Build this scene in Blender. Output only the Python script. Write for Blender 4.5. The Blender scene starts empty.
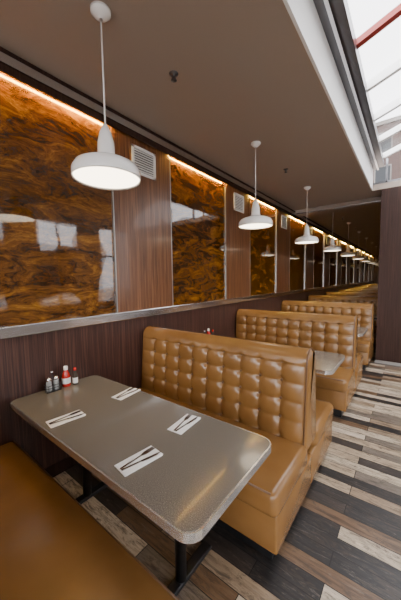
import bpy, bmesh, math, random
from mathutils import Vector, Matrix
random.seed(3)
def rotm(yaw,p,r):
    return (Matrix.Rotation(yaw,3,'Z')@Matrix.Rotation(math.pi/2-p,3,'X')@Matrix.Rotation(r,3,'Z'))

# ---------------- materials ----------------
def mat(name,col=(.5,.5,.5),rough=.5,metal=0,emit=None,es=0,coat=0,spec=.5):
    m=bpy.data.materials.new(name);m.use_nodes=True
    b=m.node_tree.nodes['Principled BSDF']
    b.inputs['Base Color'].default_value=(*col,1);b.inputs['Roughness'].default_value=rough
    b.inputs['Metallic'].default_value=metal;b.inputs['Coat Weight'].default_value=coat
    b.inputs['Coat Roughness'].default_value=.04
    b.inputs['Specular IOR Level'].default_value=spec
    if emit: b.inputs['Emission Color'].default_value=(*emit,1);b.inputs['Emission Strength'].default_value=es
    return m
def N(m,t,**k):
    n=m.node_tree.nodes.new(t)
    for a,v in k.items(): setattr(n,a,v)
    return n
def L(m,a,b): m.node_tree.links.new(a,b)
def pos(m,scale=(1,1,1),loc=(0,0,0)):
    g=N(m,'ShaderNodeNewGeometry');mp=N(m,'ShaderNodeMapping')
    mp.inputs['Scale'].default_value=scale;mp.inputs['Location'].default_value=loc
    L(m,g.outputs['Position'],mp.inputs['Vector']);return mp.outputs['Vector']
def ramp(m,fac,stops,interp='LINEAR'):
    r=N(m,'ShaderNodeValToRGB');r.color_ramp.interpolation=interp
    e=r.color_ramp.elements
    while len(e)<len(stops): e.new(.5)
    for i,(p,c) in enumerate(stops): e[i].position=p;e[i].color=(*c,1)
    L(m,fac,r.inputs['Fac']);return r.outputs['Color']
def noise(m,vec,scale,detail=4,rough=.5,dist=0):
    n=N(m,'ShaderNodeTexNoise');n.inputs['Scale'].default_value=scale;n.inputs['Detail'].default_value=detail
    n.inputs['Roughness'].default_value=rough;n.inputs['Distortion'].default_value=dist
    L(m,vec,n.inputs['Vector']);return n.outputs['Fac']
def bump(m,h,s,d=.01):
    b=N(m,'ShaderNodeBump');b.inputs['Strength'].default_value=s;b.inputs['Distance'].default_value=d
    L(m,h,b.inputs['Height']);L(m,b.outputs['Normal'],m.node_tree.nodes['Principled BSDF'].inputs['Normal'])
    return b
def base(m,c): L(m,c,m.node_tree.nodes['Principled BSDF'].inputs['Base Color'])
def mix(m,fac,a,b,mode='MIX'):
    x=N(m,'ShaderNodeMix',data_type='RGBA',blend_type=mode)
    if isinstance(fac,(int,float)): x.inputs[0].default_value=fac
    else: L(m,fac,x.inputs[0])
    for i,v in ((6,a),(7,b)):
        if isinstance(v,tuple): x.inputs[i].default_value=(*v,1)
        else: L(m,v,x.inputs[i])
    return x.outputs[2]
def wood(name,c1,c2,c3,rough=.3,coat=.15,spec=.5):
    m=mat(name,rough=rough,coat=coat,spec=spec)
    n=noise(m,pos(m,(14,14,.25)),3.0,5,.6,.3)
    n2=noise(m,pos(m,(70,70,1.0)),2,3,.6)
    c=ramp(m,n,[(.32,c1),(.44,c2),(.5,c1),(.58,c3),(.66,c2)])
    c=mix(m,.35,c,ramp(m,n2,[(.38,c1),(.62,c3)]))
    base(m,c);return m
M_wood=wood('zebra_wood',(.075,.027,.011),(.17,.068,.028),(.30,.135,.06))
M_wains=wood('wainscot_wood',(.026,.011,.008),(.056,.023,.017),(.105,.047,.034),.38,.05,.4)
M_dark=wood('dark_wood',(.020,.008,.005),(.036,.015,.010),(.055,.024,.016),.55,0,.25)

M_amber=mat('amber_resin',rough=.02,coat=.8,spec=.5)
v=pos(M_amber,(1,.6,1.7))
n0=N(M_amber,'ShaderNodeTexNoise');n0.inputs['Scale'].default_value=2.0;n0.inputs['Detail'].default_value=4
L(M_amber,v,n0.inputs['Vector'])
va=N(M_amber,'ShaderNodeVectorMath',operation='SCALE');L(M_amber,n0.outputs['Color'],va.inputs[0]);va.inputs['Scale'].default_value=.6
vb=N(M_amber,'ShaderNodeVectorMath',operation='ADD');L(M_amber,v,vb.inputs[0]);L(M_amber,va.outputs[0],vb.inputs[1])
n1=noise(M_amber,vb.outputs[0],4.6,14,.82,.6)
c=ramp(M_amber,n1,[(.37,(.012,.0045,.0008)),(.46,(.065,.022,.002)),(.54,(.16,.060,.006)),(.61,(.29,.125,.013)),(.72,(.55,.30,.06))])
base(M_amber,c)
n3=noise(M_amber,pos(M_amber,(1,1,1)),1.6,2,.4);bump(M_amber,n3,.22,.06)

M_chrome=mat('brushed_chrome',(.66,.66,.67),.2,1)
M_strip=mat('panel_edge_metal',(.42,.40,.38),.4,1)
M_dmetal=mat('dark_metal',(.16,.16,.17),.3,1)
M_ceil=mat('ceiling_paint',(.36,.295,.245),.38)
M_blocker=mat('light_blocker_paint',(.3,.29,.28),.6)  # for the added, unseen roof slopes that block daylight
M_white=mat('white_paint',(.88,.88,.87),.4)
M_plaster=mat('plaster',(.28,.24,.21),.6)
bump(M_plaster,noise(M_plaster,pos(M_plaster),30,3),.1,.003)
M_enamel=mat('white_enamel',(.87,.86,.84),.18,coat=.5)
M_black=mat('black_steel',(.012,.012,.013),.35)
M_vinyl=mat('caramel_vinyl',(.36,.165,.045),.26,coat=.1)
vn=noise(M_vinyl,pos(M_vinyl),260,3);bump(M_vinyl,vn,.12,.002)
base(M_vinyl,ramp(M_vinyl,noise(M_vinyl,pos(M_vinyl),3,3),[(.3,(.185,.088,.025)),(.7,(.25,.125,.038))]))
M_vinyl2=mat('brown_vinyl_piping',(.11,.048,.015),.35)
M_quartz=mat('grey_quartz',(.2,.18,.16),.16,coat=.25)
base(M_quartz,mix(M_quartz,.45,ramp(M_quartz,noise(M_quartz,pos(M_quartz),240,2,.9),[(.35,(.06,.052,.044)),(.55,(.16,.142,.118)),(.70,(.46,.43,.38))]),(.165,.147,.122)))
M_edge=mat('table_edge',(.6,.59,.57),.25,.8)
M_lamp=mat('lamp_diffuser',(1,1,1),.5,emit=(1,.84,.62),es=8)
M_led=mat('led_strip',(1,.8,.5),.5,emit=(1,.60,.10),es=200)
M_napkin=mat('paper_napkin',(.85,.84,.82),.7)
M_steel=mat('cutlery_steel',(.30,.28,.27),.25,1)
M_ketchup=mat('ketchup_red',(.5,.015,.01),.2)
M_glass=mat('shaker_glass',(.8,.82,.82),.08)
M_glass.node_tree.nodes['Principled BSDF'].inputs['Transmission Weight'].default_value=.6
M_salt=mat('salt',(.85,.85,.83),.7);M_pepper=mat('pepper',(.05,.04,.03),.8)
M_red=mat('red_beam_paint',(.30,.03,.02),.4)
M_concrete=mat('pavement',(.35,.34,.33),.8)
base(M_concrete,ramp(M_concrete,noise(M_concrete,pos(M_concrete),2,5),[(.3,(.28,.27,.26)),(.7,(.42,.41,.39))]))

M_floor=mat('mixed_plank_floor',rough=.38)
v=pos(M_floor,(1,1,1),(.3,.05,0))
br=N(M_floor,'ShaderNodeTexBrick');br.offset=.37;br.offset_frequency=2;br.squash=1
L(M_floor,v,br.inputs['Vector'])
br.inputs['Color1'].default_value=(0,0,0,1);br.inputs['Color2'].default_value=(1,1,1,1);br.inputs['Mortar'].default_value=(0,0,0,1)
br.inputs['Scale'].default_value=1;br.inputs['Mortar Size'].default_value=.0025;br.inputs['Mortar Smooth'].default_value=0
br.inputs['Bias'].default_value=0;br.inputs['Brick Width'].default_value=.9;br.inputs['Row Height'].default_value=.104
cA=ramp(M_floor,br.outputs['Color'],[(0,(.024,.023,.024)),(.20,(.46,.37,.265)),(.33,(.17,.105,.06)),(.42,(.55,.47,.36)),(.54,(.045,.038,.035)),(.63,(.20,.17,.14)),(.72,(.33,.25,.17)),(.80,(.62,.54,.43))],'CONSTANT')
g=noise(M_floor,pos(M_floor,(1.3,16,1)),2.5,6,.7,.8)
cB=mix(M_floor,.95,cA,ramp(M_floor,g,[(.3,(.22,.19,.17)),(.46,(.8,.76,.72)),(.7,(1.2,1.16,1.12))]),'MULTIPLY')
g2=noise(M_floor,pos(M_floor,(2.2,9,1),(5,3,0)),2.4,10,.8,1.8)
cB=mix(M_floor,ramp(M_floor,g2,[(.50,(0,0,0)),(.60,(.75,.75,.75))]),cB,(.06,.043,.031))
g3=noise(M_floor,pos(M_floor,(2,12,1),(9,7,0)),3.5,8,.8,1)
cB=mix(M_floor,ramp(M_floor,g3,[(.56,(0,0,0)),(.68,(.4,.4,.4))]),cB,(.3,.26,.21))
cB=mix(M_floor,br.outputs['Fac'],cB,(.008,.007,.006))
base(M_floor,cB)

M_brick=mat('brick',rough=.8)
b2=N(M_brick,'ShaderNodeTexBrick');vv=N(M_brick,'ShaderNodeCombineXYZ');sp=N(M_brick,'ShaderNodeSeparateXYZ')
gg=N(M_brick,'ShaderNodeNewGeometry');L(M_brick,gg.outputs['Position'],sp.inputs[0])
ad=N(M_brick,'ShaderNodeMath',operation='ADD');L(M_brick,sp.outputs[0],ad.inputs[0]);L(M_brick,sp.outputs[1],ad.inputs[1])
L(M_brick,ad.outputs[0],vv.inputs[0]);L(M_brick,sp.outputs[2],vv.inputs[1]);L(M_brick,vv.outputs[0],b2.inputs['Vector'])
b2.inputs['Scale'].default_value=1;b2.inputs['Brick Width'].default_value=.24;b2.inputs['Row Height'].default_value=.08;b2.inputs['Mortar Size'].default_value=.008
b2.inputs['Color1'].default_value=(.028,.010,.007,1);b2.inputs['Color2'].default_value=(.04,.016,.011,1);b2.inputs['Mortar'].default_value=(.05,.045,.04,1)
base(M_brick,b2.outputs['Color'])
M_wglass=mat('window_dark_glass',(.01,.012,.014),.3,spec=.2)
M_stone=mat('window_surround_stone',(.11,.10,.09),.7)
M_pane=bpy.data.materials.new('clear_pane');M_pane.use_nodes=True
nt=M_pane.node_tree;nt.nodes.clear()
o=nt.nodes.new('ShaderNodeOutputMaterial');mx=nt.nodes.new('ShaderNodeMixShader');tr=nt.nodes.new('ShaderNodeBsdfTransparent');gl=nt.nodes.new('ShaderNodeBsdfGlossy')
gl.inputs['Roughness'].default_value=.02;mx.inputs[0].default_value=.06
nt.links.new(tr.outputs[0],mx.inputs[1]);nt.links.new(gl.outputs[0],mx.inputs[2]);nt.links.new(mx.outputs[0],o.inputs[0])

# ---------------- mesh builder ----------------
class MB:
    def __init__(s): s.v=[];s.f=[];s.mi=[];s.sm=[];s.mats=[]
    def m(s,mt):
        if mt not in s.mats: s.mats.append(mt)
        return s.mats.index(mt)
    def add(s,vs,fs,mt,smooth=False,M=None):
        b=len(s.v);i=s.m(mt)
        for p in vs: s.v.append(tuple(M@Vector(p)) if M else tuple(p))
        for f in fs: s.f.append([b+k for k in f]);s.mi.append(i);s.sm.append(smooth)
    def bm(s,bm,mt,smooth=False,M=None):
        bm.verts.ensure_lookup_table();bm.verts.index_update()
        s.add([v.co.copy() for v in bm.verts],[[v.index for v in f.verts] for f in bm.faces],mt,smooth,M);bm.free()
    def box(s,x0,x1,y0,y1,z0,z1,mt,bev=0,seg=2,M=None):
        bm=bmesh.new();bmesh.ops.create_cube(bm,size=1)
        for v in bm.verts: v.co=Vector(((x0+x1)/2+v.co.x*(x1-x0),(y0+y1)/2+v.co.y*(y1-y0),(z0+z1)/2+v.co.z*(z1-z0)))
        if bev: bmesh.ops.bevel(bm,geom=bm.edges[:],offset=bev,segments=seg,affect='EDGES',profile=.5)
        s.bm(bm,mt,bev>0 and seg>2,M)
    def lathe(s,prof,mt,n=32,M=None,smooth=True,cap=False):
        vs=[];fs=[]
        for r,z in prof:
            for k in range(n):
                a=2*math.pi*k/n;vs.append((r*math.cos(a),r*math.sin(a),z))
        for i in range(len(prof)-1):
            for k in range(n):
                k2=(k+1)%n;fs.append([i*n+k,i*n+k2,(i+1)*n+k2,(i+1)*n+k])
        if cap: fs.append(list(range(n))[::-1]);fs.append([(len(prof)-1)*n+k for k in range(n)])
        s.add(vs,fs,mt,smooth,M)
    def tube(s,pts,r,mt,n=8,M=None):
        vs=[];fs=[];P=[Vector(p) for p in pts]
        up=Vector((1,0,0))
        for i,p in enumerate(P):
            t=(P[min(i+1,len(P)-1)]-P[max(i-1,0)]).normalized()
            a=up if abs(t.dot(up))<.9 else Vector((0,1,0))
            u=t.cross(a).normalized();w=t.cross(u)
            for k in range(n):
                an=2*math.pi*k/n;vs.append(p+u*(r*math.cos(an))+w*(r*math.sin(an)))
        for i in range(len(P)-1):
            for k in range(n):
                k2=(k+1)%n;fs.append([i*n+k,i*n+k2,(i+1)*n+k2,(i+1)*n+k])
        fs.append(list(range(n))[::-1]);fs.append([(len(P)-1)*n+k for k in range(n)])
        s.add(vs,fs,mt,True,M)
    def prism(s,outline,z0,z1,mt,bev=0,smooth=False,M=None):
        bm=bmesh.new();vs=[bm.verts.new((x,y,z0)) for x,y in outline];f=bm.faces.new(vs)
        r=bmesh.ops.extrude_face_region(bm,geom=[f])
        for g in r['geom']:
            if isinstance(g,bmesh.types.BMVert): g.co.z=z1
        bmesh.ops.recalc_face_normals(bm,faces=bm.faces)
        if bev:
            ed=[e for e in bm.edges if abs(e.verts[0].co.z-e.verts[1].co.z)<1e-6]
            bmesh.ops.bevel(bm,geom=ed,offset=bev,segments=2,affect='EDGES')
        s.bm(bm,mt,smooth,M)
    def mesh(s,name):
        me=bpy.data.meshes.new(name);me.from_pydata(s.v,[],s.f)
        for m_ in s.mats: me.materials.append(m_)
        me.polygons.foreach_set('material_index',s.mi);me.polygons.foreach_set('use_smooth',s.sm)
        me.update();return me
    def obj(s,name,loc=(0,0,0),rot=0):
        return place(s.mesh(name),name,loc,rot)
def place(me,name,loc=(0,0,0),rot=0):
    o=bpy.data.objects.new(name,me);bpy.context.scene.collection.objects.link(o)
    o.location=loc;o.rotation_euler=(0,0,rot);return o
def boxobj(name,x0,x1,y0,y1,z0,z1,mt,bev=0):
    cx,cy,cz=(x0+x1)/2,(y0+y1)/2,(z0+z1)/2
    b=MB();b.box(x0-cx,x1-cx,y0-cy,y1-cy,z0-cz,z1-cz,mt,bev);return b.obj(name,(cx,cy,cz))
def rrect(x0,x1,y0,y1,r,n=8):
    o=[]
    for cx,cy,a0 in ((x1-r,y1-r,0),(x0+r,y1-r,90),(x0+r,y0+r,180),(x1-r,y0+r,270)):
        for k in range(n+1):
            a=math.radians(a0+90*k/n);o.append((cx+r*math.cos(a),cy+r*math.sin(a)))
    return o

# ---------------- layout ----------------
XW=-2.26; XB=-.515; P=1.962; CZ=3.14; YEND=24.0; YP=5.88; XS=-.60; YB=-3.0; XR=3.0
T0=.96; B0=T0-P/2; NB=12; ZT=3.75
RZ0,RZ1=1.205,1.285; PZ=2.96

boxobj('floor',XW-.15,XR+.15,YB-.1,YEND+.1,-.1,0,M_floor)
boxobj('ground_outside',-40,50,-50,60,-.3,-.12,M_concrete)
boxobj('wall_left',XW-.15,XW,YB,YEND+.1,0,CZ+.1,M_wains)
boxobj('ceiling',XW-.15,XS-.02,YB,YP,CZ,CZ+.1,M_ceil)
b=MB();b.box(XW-.15,XR,YP,YEND+.1,CZ,CZ+.1,M_ceil);b.obj('ceiling_rear')
boxobj('wall_end',XW-.15,1.3,YEND,YEND+.12,0,CZ,M_wains)
b=MB();b.box(-.465,XR,YP,YP+.15,0,CZ,M_dark);b.obj('wall_partition')
b=MB();b.box(-.475,XR-.15,YP-.012,YP,0,.05,M_strip);b.obj('baseboard_partition')
b=MB();b.box(1.2,1.3,YP+.15,YEND,0,CZ,M_plaster);b.obj('wall_right_rear')
# right + back window walls
WH=3.2
b=MB()
b.box(XR-.15,XR,YB,YP,0,.9,M_plaster);b.box(XR-.15,XR,YB,YP,WH,ZT-.1,M_plaster)
y=YB
while y<YP:
    b.box(XR-.15,XR,y,min(y+.6,YP),.9,WH,M_plaster);y+=1.75
b.obj('wall_right')
y=YB;k=1
while y+1.75<YP+.3:
    w=MB();y0=y+.6;y1=min(y+1.75,YP)
    for zz in (.9,2.3,WH-.05): w.box(XR-.1,XR-.04,y0,y1,zz,zz+.05,M_dmetal)
    for yy in (y0,(y0+y1)/2-.02,y1-.05): w.box(XR-.1,XR-.04,yy,yy+.05,.9,WH,M_dmetal)
    w.box(XR-.075,XR-.07,y0,y1,.92,WH-.02,M_pane)
    w.obj('window_%d'%k);k+=1;y+=1.75
b=MB();b.box(XW-.15,XR,YB-.12,YB,0,.4,M_plaster);b.box(XW-.15,XR,YB-.12,YB,2.8,ZT+.5,M_plaster)
xs=[XW-.15,-.6,1.1,XR-.2]
for x in xs: b.box(x,x+.2,YB-.12,YB,.4,2.8,M_plaster)
b.obj('wall_back')
for i in range(3):
    w=MB();x0=xs[i]+.2;x1=xs[i+1]
    for zz in (.4,2.75): w.box(x0,x1,YB-.08,YB-.03,zz,zz+.05,M_dmetal)
    for xx in (x0,(x0+x1)/2,x1-.05): w.box(xx,xx+.05,YB-.08,YB-.03,.4,2.8,M_dmetal)
    w.box(x0,x1,YB-.06,YB-.055,.42,2.78,M_pane)
    w.obj('window_%d'%k);k+=1

# wall cladding
PW=1.2
for k in range(-2,NB+1):
    c=T0+k*P; a0,a1=c-PW/2,c+PW/2
    w0,w1=a1,c+P-PW/2
    if a1>YB and a0<YEND:
        y0,y1=max(a0,YB+.01),min(a1,YEND-.01)
        boxobj('amber_resin_panel',XW+.001,XW+.013,y0+.012,y1-.012,RZ1,PZ+.10,M_amber)
        b=MB()
        for yy in (y0,y1-.012): b.box(XW,XW+.034,yy,yy+.012,RZ1,PZ,M_strip)
        b.obj('trim_panel')
        b=MB();b.box(XW+.050,XW+.063,y0+.02,y1-.02,PZ+.06,PZ+.07,M_led);b.obj('led_strip_light')
    y0,y1=max(w0,YB+.01),min(w1,YEND-.01)
    if y1>y0:
        boxobj('wood_wall_panel',XW,XW+.03,y0,y1,RZ1,PZ+.10,M_wood)
        if y1-y0>.6:
            v=MB();cy=(y0+y1)/2;vw=.155;z0,z1=2.67,2.94
            v.box(XW+.03,XW+.045,cy-vw,cy-vw+.025,z0,z1,M_white);v.box(XW+.03,XW+.045,cy+vw-.025,cy+vw,z0,z1,M_white)
            v.box(XW+.03,XW+.045,cy-vw,cy+vw,z0,z0+.025,M_white);v.box(XW+.03,XW+.045,cy-vw,cy+vw,z1-.025,z1,M_white)
            v.box(XW+.03,XW+.032,cy-vw+.02,cy+vw-.02,z0+.02,z1-.02,M_dmetal)
            nl=9
            for i in range(nl):
                z=z0+.04+i*(z1-z0-.08)/(nl-1)
                R=Matrix.Translation((XW+.039,cy,z))@Matrix.Rotation(math.radians(50),4,'Y')
                v.box(-.013,.013,-vw+.025,vw-.025,-.002,.002,M_white,M=R)
            v.obj('air_vent_grille')
boxobj('trim_chair_rail',XW,XW+.045,YB+.01,YEND-.01,RZ0,RZ1,M_chrome,.006)
b=MB()
b.box(XW,XW+.08,YB+.01,YEND-.01,PZ+.105,CZ,M_dark)
b.box(XW+.08,XW+.10,YB+.01,YEND-.01,3.035,3.095,M_chrome)
b.box(XW+.070,XW+.08,YB+.01,YEND-.01,PZ+.025,PZ+.105,M_dark)
b.obj('trim_cornice')
boxobj('baseboard_left',XW,XW+.012,YB+.01,YEND-.01,0,.1,M_dark)

# soffit edge: fascia + gutter beam
b=MB();b.box(XS-.02,XS,YB,YP,CZ,3.54,M_white);b.obj('trim_fascia')
b=MB()
b.box(XS,XS+.06,YB,YP,3.50,3.62,M_dmetal)
b.box(XS+.06,XS+.085,YB,YP,3.485,3.64,M_chrome)
b.box(XS+.085,XS+.16,YB,YP,3.52,3.62,M_dmetal)
b.obj('trim_gutter_beam')
xe=XS+.15;SZ=3.60;RX=1.15;RH=.55
def slope(xa,y0,y1,z0,z1,b,mt):
    ln=math.hypot(RX-xa,RH)
    R=Matrix.Translation((xa,0,SZ))@Matrix.Rotation(-math.atan2(RH,RX-xa),4,'Y')
    if RX<xa:
        R=Matrix.Translation((xa,0,SZ))@Matrix.Rotation(math.pi,4,'Z')@Matrix.Rotation(-math.atan2(RH,xa-RX),4,'Y')
        y0,y1=-y1,-y0
    b.box(0,ln,y0,y1,z0,z1,mt,M=R)
YG=1.3
b=MB()
for y in [1.35,1.7,2.2,3.5,4.2,4.9,5.6]: slope(xe,y-.025,y+.025,-.04,.04,b,M_white)
slope(xe,2.79,2.85,-.025,.025,b,M_red)
for x in (0.0,.55,1.1):
    z=SZ+RH*(x-xe)/(RX-xe)
    b.box(x-.02,x+.02,YG,YP-.05,z-.03,z+.03,M_white)
zt=.06
b.add([(xe,YG,SZ+zt),(RX,YG,SZ+RH+zt),(RX,YP,SZ+RH+zt),(xe,YP,SZ+zt)],[[0,1,2,3]],M_pane)
b.obj('skylight')
b=MB()  # unseen opaque slopes, added to cut skylight entering and keep near bench dark
slope(xe,YB,YG,0,.06,b,M_blocker);slope(XR,YB,YP,0,.06,b,M_blocker)
b.obj('light_blocker_roof')
b=MB()
for x in (XS+.2,-.05,.3,1.15,2.0): b.box(x-.015,x+.015,YP,YP+.05,CZ+.1,SZ+.05,M_dmetal)
b.box(XS,XR,YP,YP+.06,CZ+.1,CZ+.13,M_dmetal)
b.obj('window_clerestory')
b=MB();b.box(XW+.10,1.2,6.4,6.7,CZ-.09,CZ,M_ceil);b.box(XW+.10,1.2,6.388,6.4,CZ-.09,CZ-.07,M_chrome);b.obj('ceiling_beam')

def building(name,x0,x1,y0,y1,h,face):
    b=MB();b.box(x0,x1,y0,y1,-.12,h,M_brick)
    b.box(x0-.1,x1+.1,y0-.1,y1+.1,h-.3,h,M_stone)
    for j in range(int(h/2.6)):
        z=1.0+j*2.6
        if face=='y':
            x=x0+.6
            while x+1<x1: b.box(x-.08,x+1.08,y0-.05,y0,z-.1,z+1.7,M_stone);b.box(x,x+1,y0-.07,y0-.04,z,z+1.6,M_wglass);x+=1.9
        else:
            y=y0+.6
            while y+1<y1: b.box(x0-.05,x0,y-.08,y+1.08,z-.1,z+1.7,M_stone);b.box(x0-.07,x0-.04,y,y+1,z,z+1.6,M_wglass);y+=1.9
    b.obj(name)
building('brick_building',-7,9,27,33,14.0,'y')
building('brick_building',24,28,-14,18,5.2,'x')

# ---------------- booth bench ----------------
def bench_mesh():
    b=MB();Ln=XB-XW-.014
    z0,z1=.42,1.01; ztop=1.10; HD=.66
    def half(z): return .085+.05*(z1-z)/.58
    NC=10;CW=(Ln-.06)/NC;CH=.132;zb=.995
    prof=[];nf=64
    for i in range(nf+1):
        z=z0+(z1-z0)*i/nf; prof.append((-half(z),z,-1))
    r=.085
    for i in range(1,14):
        a=math.pi*i/14; prof.append((-r*math.cos(a),z1+(ztop-z1)*math.sin(a)**.8,0))
    for i in range(nf,-1,-1):
        z=z0+(z1-z0)*i/nf; prof.append((half(z),z,1))
    nx=270;vs=[];fs=[];npf=len(prof)
    def tuft(x,z):
        U=(x-.03)/CW;V=(zb-z)/CH
        edge=min(1,max(0,min(x-.015,Ln-.015-x)/.03))
        su=abs(math.sin(math.pi*U))
        if V<0:
            s=su**.4;k=min(1,-V*CH/.015);return (.020*(s*(1-k)+.85*k)-.010)*edge
        sv=abs(math.sin(math.pi*V))
        s=(su**.5)*(.45+.55*sv**.55)
        du=(U-round(U))*CW;dv=(V-round(V))*CH
        d=.018*math.exp(-(du*du+dv*dv)/.0007) if 0<round(U)<NC else 0
        return (.022*s-.008-d)*edge
    for i in range(nx+1):
        x=Ln*i/nx; d=min(x,Ln-x);re=.035
        e=0 if d>=re else re*(1-math.sqrt(max(0,1-(1-d/re)**2)))
        for (yy,z,sd) in prof:
            off=tuft(x,z) if sd else 0
            s=1 if yy>0 else -1
            vs.append((x,yy-s*e+sd*off,z-(e if sd==0 else 0)))
    for i in range(nx):
        for j in range(npf-1):
            fs.append([i*npf+j,(i+1)*npf+j,(i+1)*npf+j+1,i*npf+j+1])
    fs.append([j for j in range(npf)]);fs.append([nx*npf+j for j in range(npf)][::-1])
    b.add(vs,fs,M_vinyl,True)
    b.tube([(Ln-.02,y,z) for (y,z,sd) in prof[::3]],.006,M_vinyl2,8)
    for rr in range(4):
        z=zb-rr*CH
        for c in range(1,NC):
            x=.03+c*CW
            for s in (-1,1):
                R=Matrix.Translation((x,s*(half(z)-.022),z))@Matrix.Rotation(-s*math.pi/2,4,'X')
                b.lathe([(.012,-.004),(.012,.004),(.008,.009),(.0005,.0105)],M_vinyl2,12,M=R)
    for s in (-1,1):
        ya,yb=s*.105,s*(HD+.01)
        b.box(0,Ln+.01,min(ya,yb),max(ya,yb),.31,.465,M_vinyl,.045,5)
        b.box(0.0,Ln,min(0,s*(HD-.015)),max(0,s*(HD-.015)),.10,.33,M_vinyl,.012,3)
        b.tube([(.03,s*(HD-.005),.452),(Ln-.03,s*(HD-.005),.452)],.006,M_vinyl2,6)
    b.box(.0,Ln-.05,-HD+.07,HD-.07,0,.105,M_black)
    return b.mesh('booth_bench')
me=bench_mesh()
for k in range(NB):
    place(me,'booth_bench',(XW+.013,B0+k*P,0))

# ---------------- table ----------------
TX0,TX1=-2.24,-.53;TW=.685
b=MB();cx=(TX0+TX1)/2;hl=(TX1-TX0)/2
b.prism(rrect(-hl+.004,hl-.004,-TW/2+.004,TW/2-.004,.065),.715,.75,M_quartz,.004)
def ring(b,x,y,r,z0,z1,t,mt):
    o=rrect(-x,x,-y,y,r);i=rrect(-x+t,x-t,-y+t,y-t,r-t);n=len(o)
    vs=[(p[0],p[1],z0) for p in o]+[(p[0],p[1],z1) for p in o]+[(p[0],p[1],z1) for p in i]+[(p[0],p[1],z0) for p in i]
    fs=[]
    for k in range(n):
        k2=(k+1)%n
        for a in range(4):
            c=(a+1)%4;fs.append([a*n+k,a*n+k2,c*n+k2,c*n+k])
    b.add(vs,fs,mt,False)
ring(b,hl,TW/2,.069,.712,.7485,.010,M_edge)
for lx in (-.45,.48):
    M=Matrix.Translation((lx,0,0))
    b.lathe([(.03,0.02),(.03,.69),(.05,.695),(.05,.715)],M_black,20,M=M,cap=True)
    b.box(lx-.03,lx+.03,-.24,.24,.0,.025,M_black,.006)
    b.box(lx-.02,lx+.02,-.22,.22,.695,.715,M_black)
b.box(-.55,.62,-.02,.02,.69,.714,M_black)
tme=b.mesh('dining_table')
b=MB()
for i,(o_,r_) in enumerate(((0,0),(.004,.03))):
    R=Matrix.Rotation(r_,4,'Z')@Matrix.Translation((0,o_,0))
    b.prism([(-.05,-.10),(.05,-.10),(.05,.10),(-.05,.10)],.0003+i*.0022,.0022+i*.0022,M_napkin,0,M=R)
def cutlery(b,x,fork):
    z=.0085
    R=Matrix.Translation((x,0,0))@Matrix.Rotation(.12 if fork else -.1,4,'Z')
    b.prism([(-.0045,-.095),(.0045,-.095),(.0028,.02),(-.0028,.02)],z-.0035,z,M_steel,M=R)
    if fork:
        b.prism([(-.003,.02),(.003,.02),(.011,.045),(.011,.06),(-.011,.06),(-.011,.045)],z-.0035,z,M_steel,M=R)
        for t in (-.0093,-.0031,.0031,.0093): b.prism([(t-.0017,.06),(t+.0017,.06),(t+.001,.10),(t-.001,.10)],z-.0035,z,M_steel,M=R)
    else:
        b.prism([(-.004,.0),(.006,.0),(.009,.03),(.008,.08),(-.002,.105),(-.004,.09)],z-.0035,z,M_steel,M=R)
cutlery(b,-.014,True);cutlery(b,.018,False)
nme=b.mesh('napkin_with_cutlery')
# caddy with salt and pepper
b=MB()
b.prism(rrect(-.032,.032,-.055,.055,.012,4),0,.005,M_black)
for z in (.03,.05):
    o=rrect(-.03,.03,-.053,.053,.012,4);o.append(o[0]);b.tube([(x,y,z) for x,y in o],.0025,M_black,6)
for x,y in ((-.029,-.04),(.029,-.04),(-.029,.04),(.029,.04)): b.tube([(x,y,.003),(x,y,.05)],.0025,M_black,6)
b.tube([(0,0,.004),(0,0,.14)],.003,M_black,8);b.lathe([(.0005,.135),(.01,.142),(.01,.15),(.0005,.157)],M_chrome,12)
for fill,yy in ((M_salt,-.027),(M_pepper,.027)):
    M=Matrix.Translation((0,yy,.006))
    b.lathe([(.0005,.002),(.018,.002),(.017,.03),(.014,.055)],fill,20,M=M)
    b.lathe([(.0005,0),(.021,0),(.022,.01),(.018,.07),(.016,.08)],M_glass,20,M=M)
    b.lathe([(.018,.076),(.0185,.09),(.012,.102),(.0005,.105)],M_chrome,20,M=M)
cme=b.mesh('salt_and_pepper_caddy')
b=MB();b.lathe([(.0005,0),(.03,0),(.032,.006),(.032,.07),(.026,.10),(.014,.128),(.013,.135)],M_ketchup,24)
b.lathe([(.033,.025),(.0333,.03),(.0333,.065),(.033,.07)],M_salt,24)
b.lathe([(.016,.133),(.016,.16),(.012,.165),(.0005,.166)],M_enamel,20);kme=b.mesh('ketchup_bottle')
b=MB();b.lathe([(.0005,0),(.019,0),(.02,.005),(.02,.075),(.012,.095),(.009,.12)],M_pepper,20)
b.lathe([(.0206,.015),(.0206,.06)],M_salt,20)
b.lathe([(.011,.118),(.011,.14),(.0005,.142)],M_ketchup,16);hme=b.mesh('hot_sauce_bottle')
for k in range(NB):
    ty=T0+k*P
    place(tme,'dining_table',(cx,ty,0))
    if k<6:
        for (x,y,r) in ((-1.65,-.21,-.1),(-1.65,.24,.12),(-1.02,.18,.1),(-.98,-.19,-.15)):
            place(nme,'napkin_with_cutlery',(x,ty+y,.7505),r+random.uniform(-.04,.04))
        bx=-2.17
        place(cme,'salt_and_pepper_caddy',(bx,ty-.06,.7505))
        place(kme,'ketchup_bottle',(bx-.01,ty+.05,.7505));place(hme,'hot_sauce_bottle',(bx+.02,ty+.110,.7505))

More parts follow.
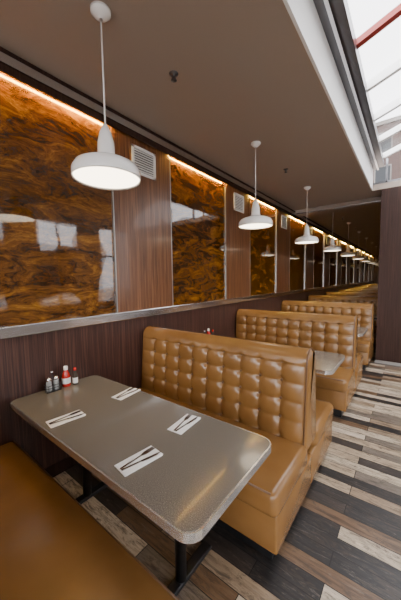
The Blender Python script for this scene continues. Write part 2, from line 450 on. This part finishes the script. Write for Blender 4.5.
# ---------------- pendants ----------------
b=MB()
b.lathe([(r*.875,z*.92) for r,z in [(.215,.012),(.222,0),(.226,.01),(.225,.05),(.205,.085),(.165,.105),(.10,.12),(.068,.135),(.058,.16),(.054,.23),(.040,.29),(.02,.33),(.012,.345),(.004,.35)]],M_enamel,48)
b.lathe([(.0005,.014),(.10,.011),(.189,.012)],M_lamp,48)
H=CZ-2.20
b.tube([(0,0,.315),(0,0,H-.03)],.005,M_enamel,8)
b.lathe([(.012,H-.05),(.03,H-.04),(.055,H-.018),(.058,H-.002),(.0005,H-.001)],M_enamel,28)
lme=b.mesh('pendant_lamp')
for k in range(NB): place(lme,'pendant_lamp',(-1.458,.982+k*P,2.20))
b=MB();b.lathe([(.035,-.001),(.033,-.006),(.012,-.01),(.01,-.03),(.016,-.035),(.006,-.045),(.022,-.047),(.022,-.049),(.0005,-.05)],M_dmetal,20)
spm=b.mesh('sprinkler_head')
for y in (1.59,3.9,8,10): place(spm,'sprinkler_head',(-1.46,y,CZ-.002))

# ---------------- world: overcast sky, brighter behind the camera ----------------
w=bpy.data.worlds.new('World');bpy.context.scene.world=w;w.use_nodes=True
nt=w.node_tree;bg=nt.nodes['Background'];bg.inputs['Color'].default_value=(.98,.97,1,1)
tc=nt.nodes.new('ShaderNodeTexCoord');dt=nt.nodes.new('ShaderNodeVectorMath');dt.operation='DOT_PRODUCT'
d=Vector((.35,-.9,.25)).normalized();dt.inputs[1].default_value=d
nt.links.new(tc.outputs['Generated'],dt.inputs[0])
mr=nt.nodes.new('ShaderNodeMapRange');mr.inputs['From Min'].default_value=-.2;mr.inputs['From Max'].default_value=1
mr.inputs['To Min'].default_value=6;mr.inputs['To Max'].default_value=13
nt.links.new(dt.outputs['Value'],mr.inputs['Value']);nt.links.new(mr.outputs[0],bg.inputs['Strength'])

cam=bpy.data.cameras.new('Camera');co=bpy.data.objects.new('Camera',cam);bpy.context.scene.collection.objects.link(co)
cam.sensor_fit='VERTICAL';cam.sensor_height=36;cam.lens=269.9/600*36;cam.clip_start=.02;cam.clip_end=200
co.matrix_world=Matrix.Translation((0,0,1.6))@rotm(*[math.radians(a) for a in (37.89,4.47,-.85)]).to_4x4()
bpy.context.scene.camera=co
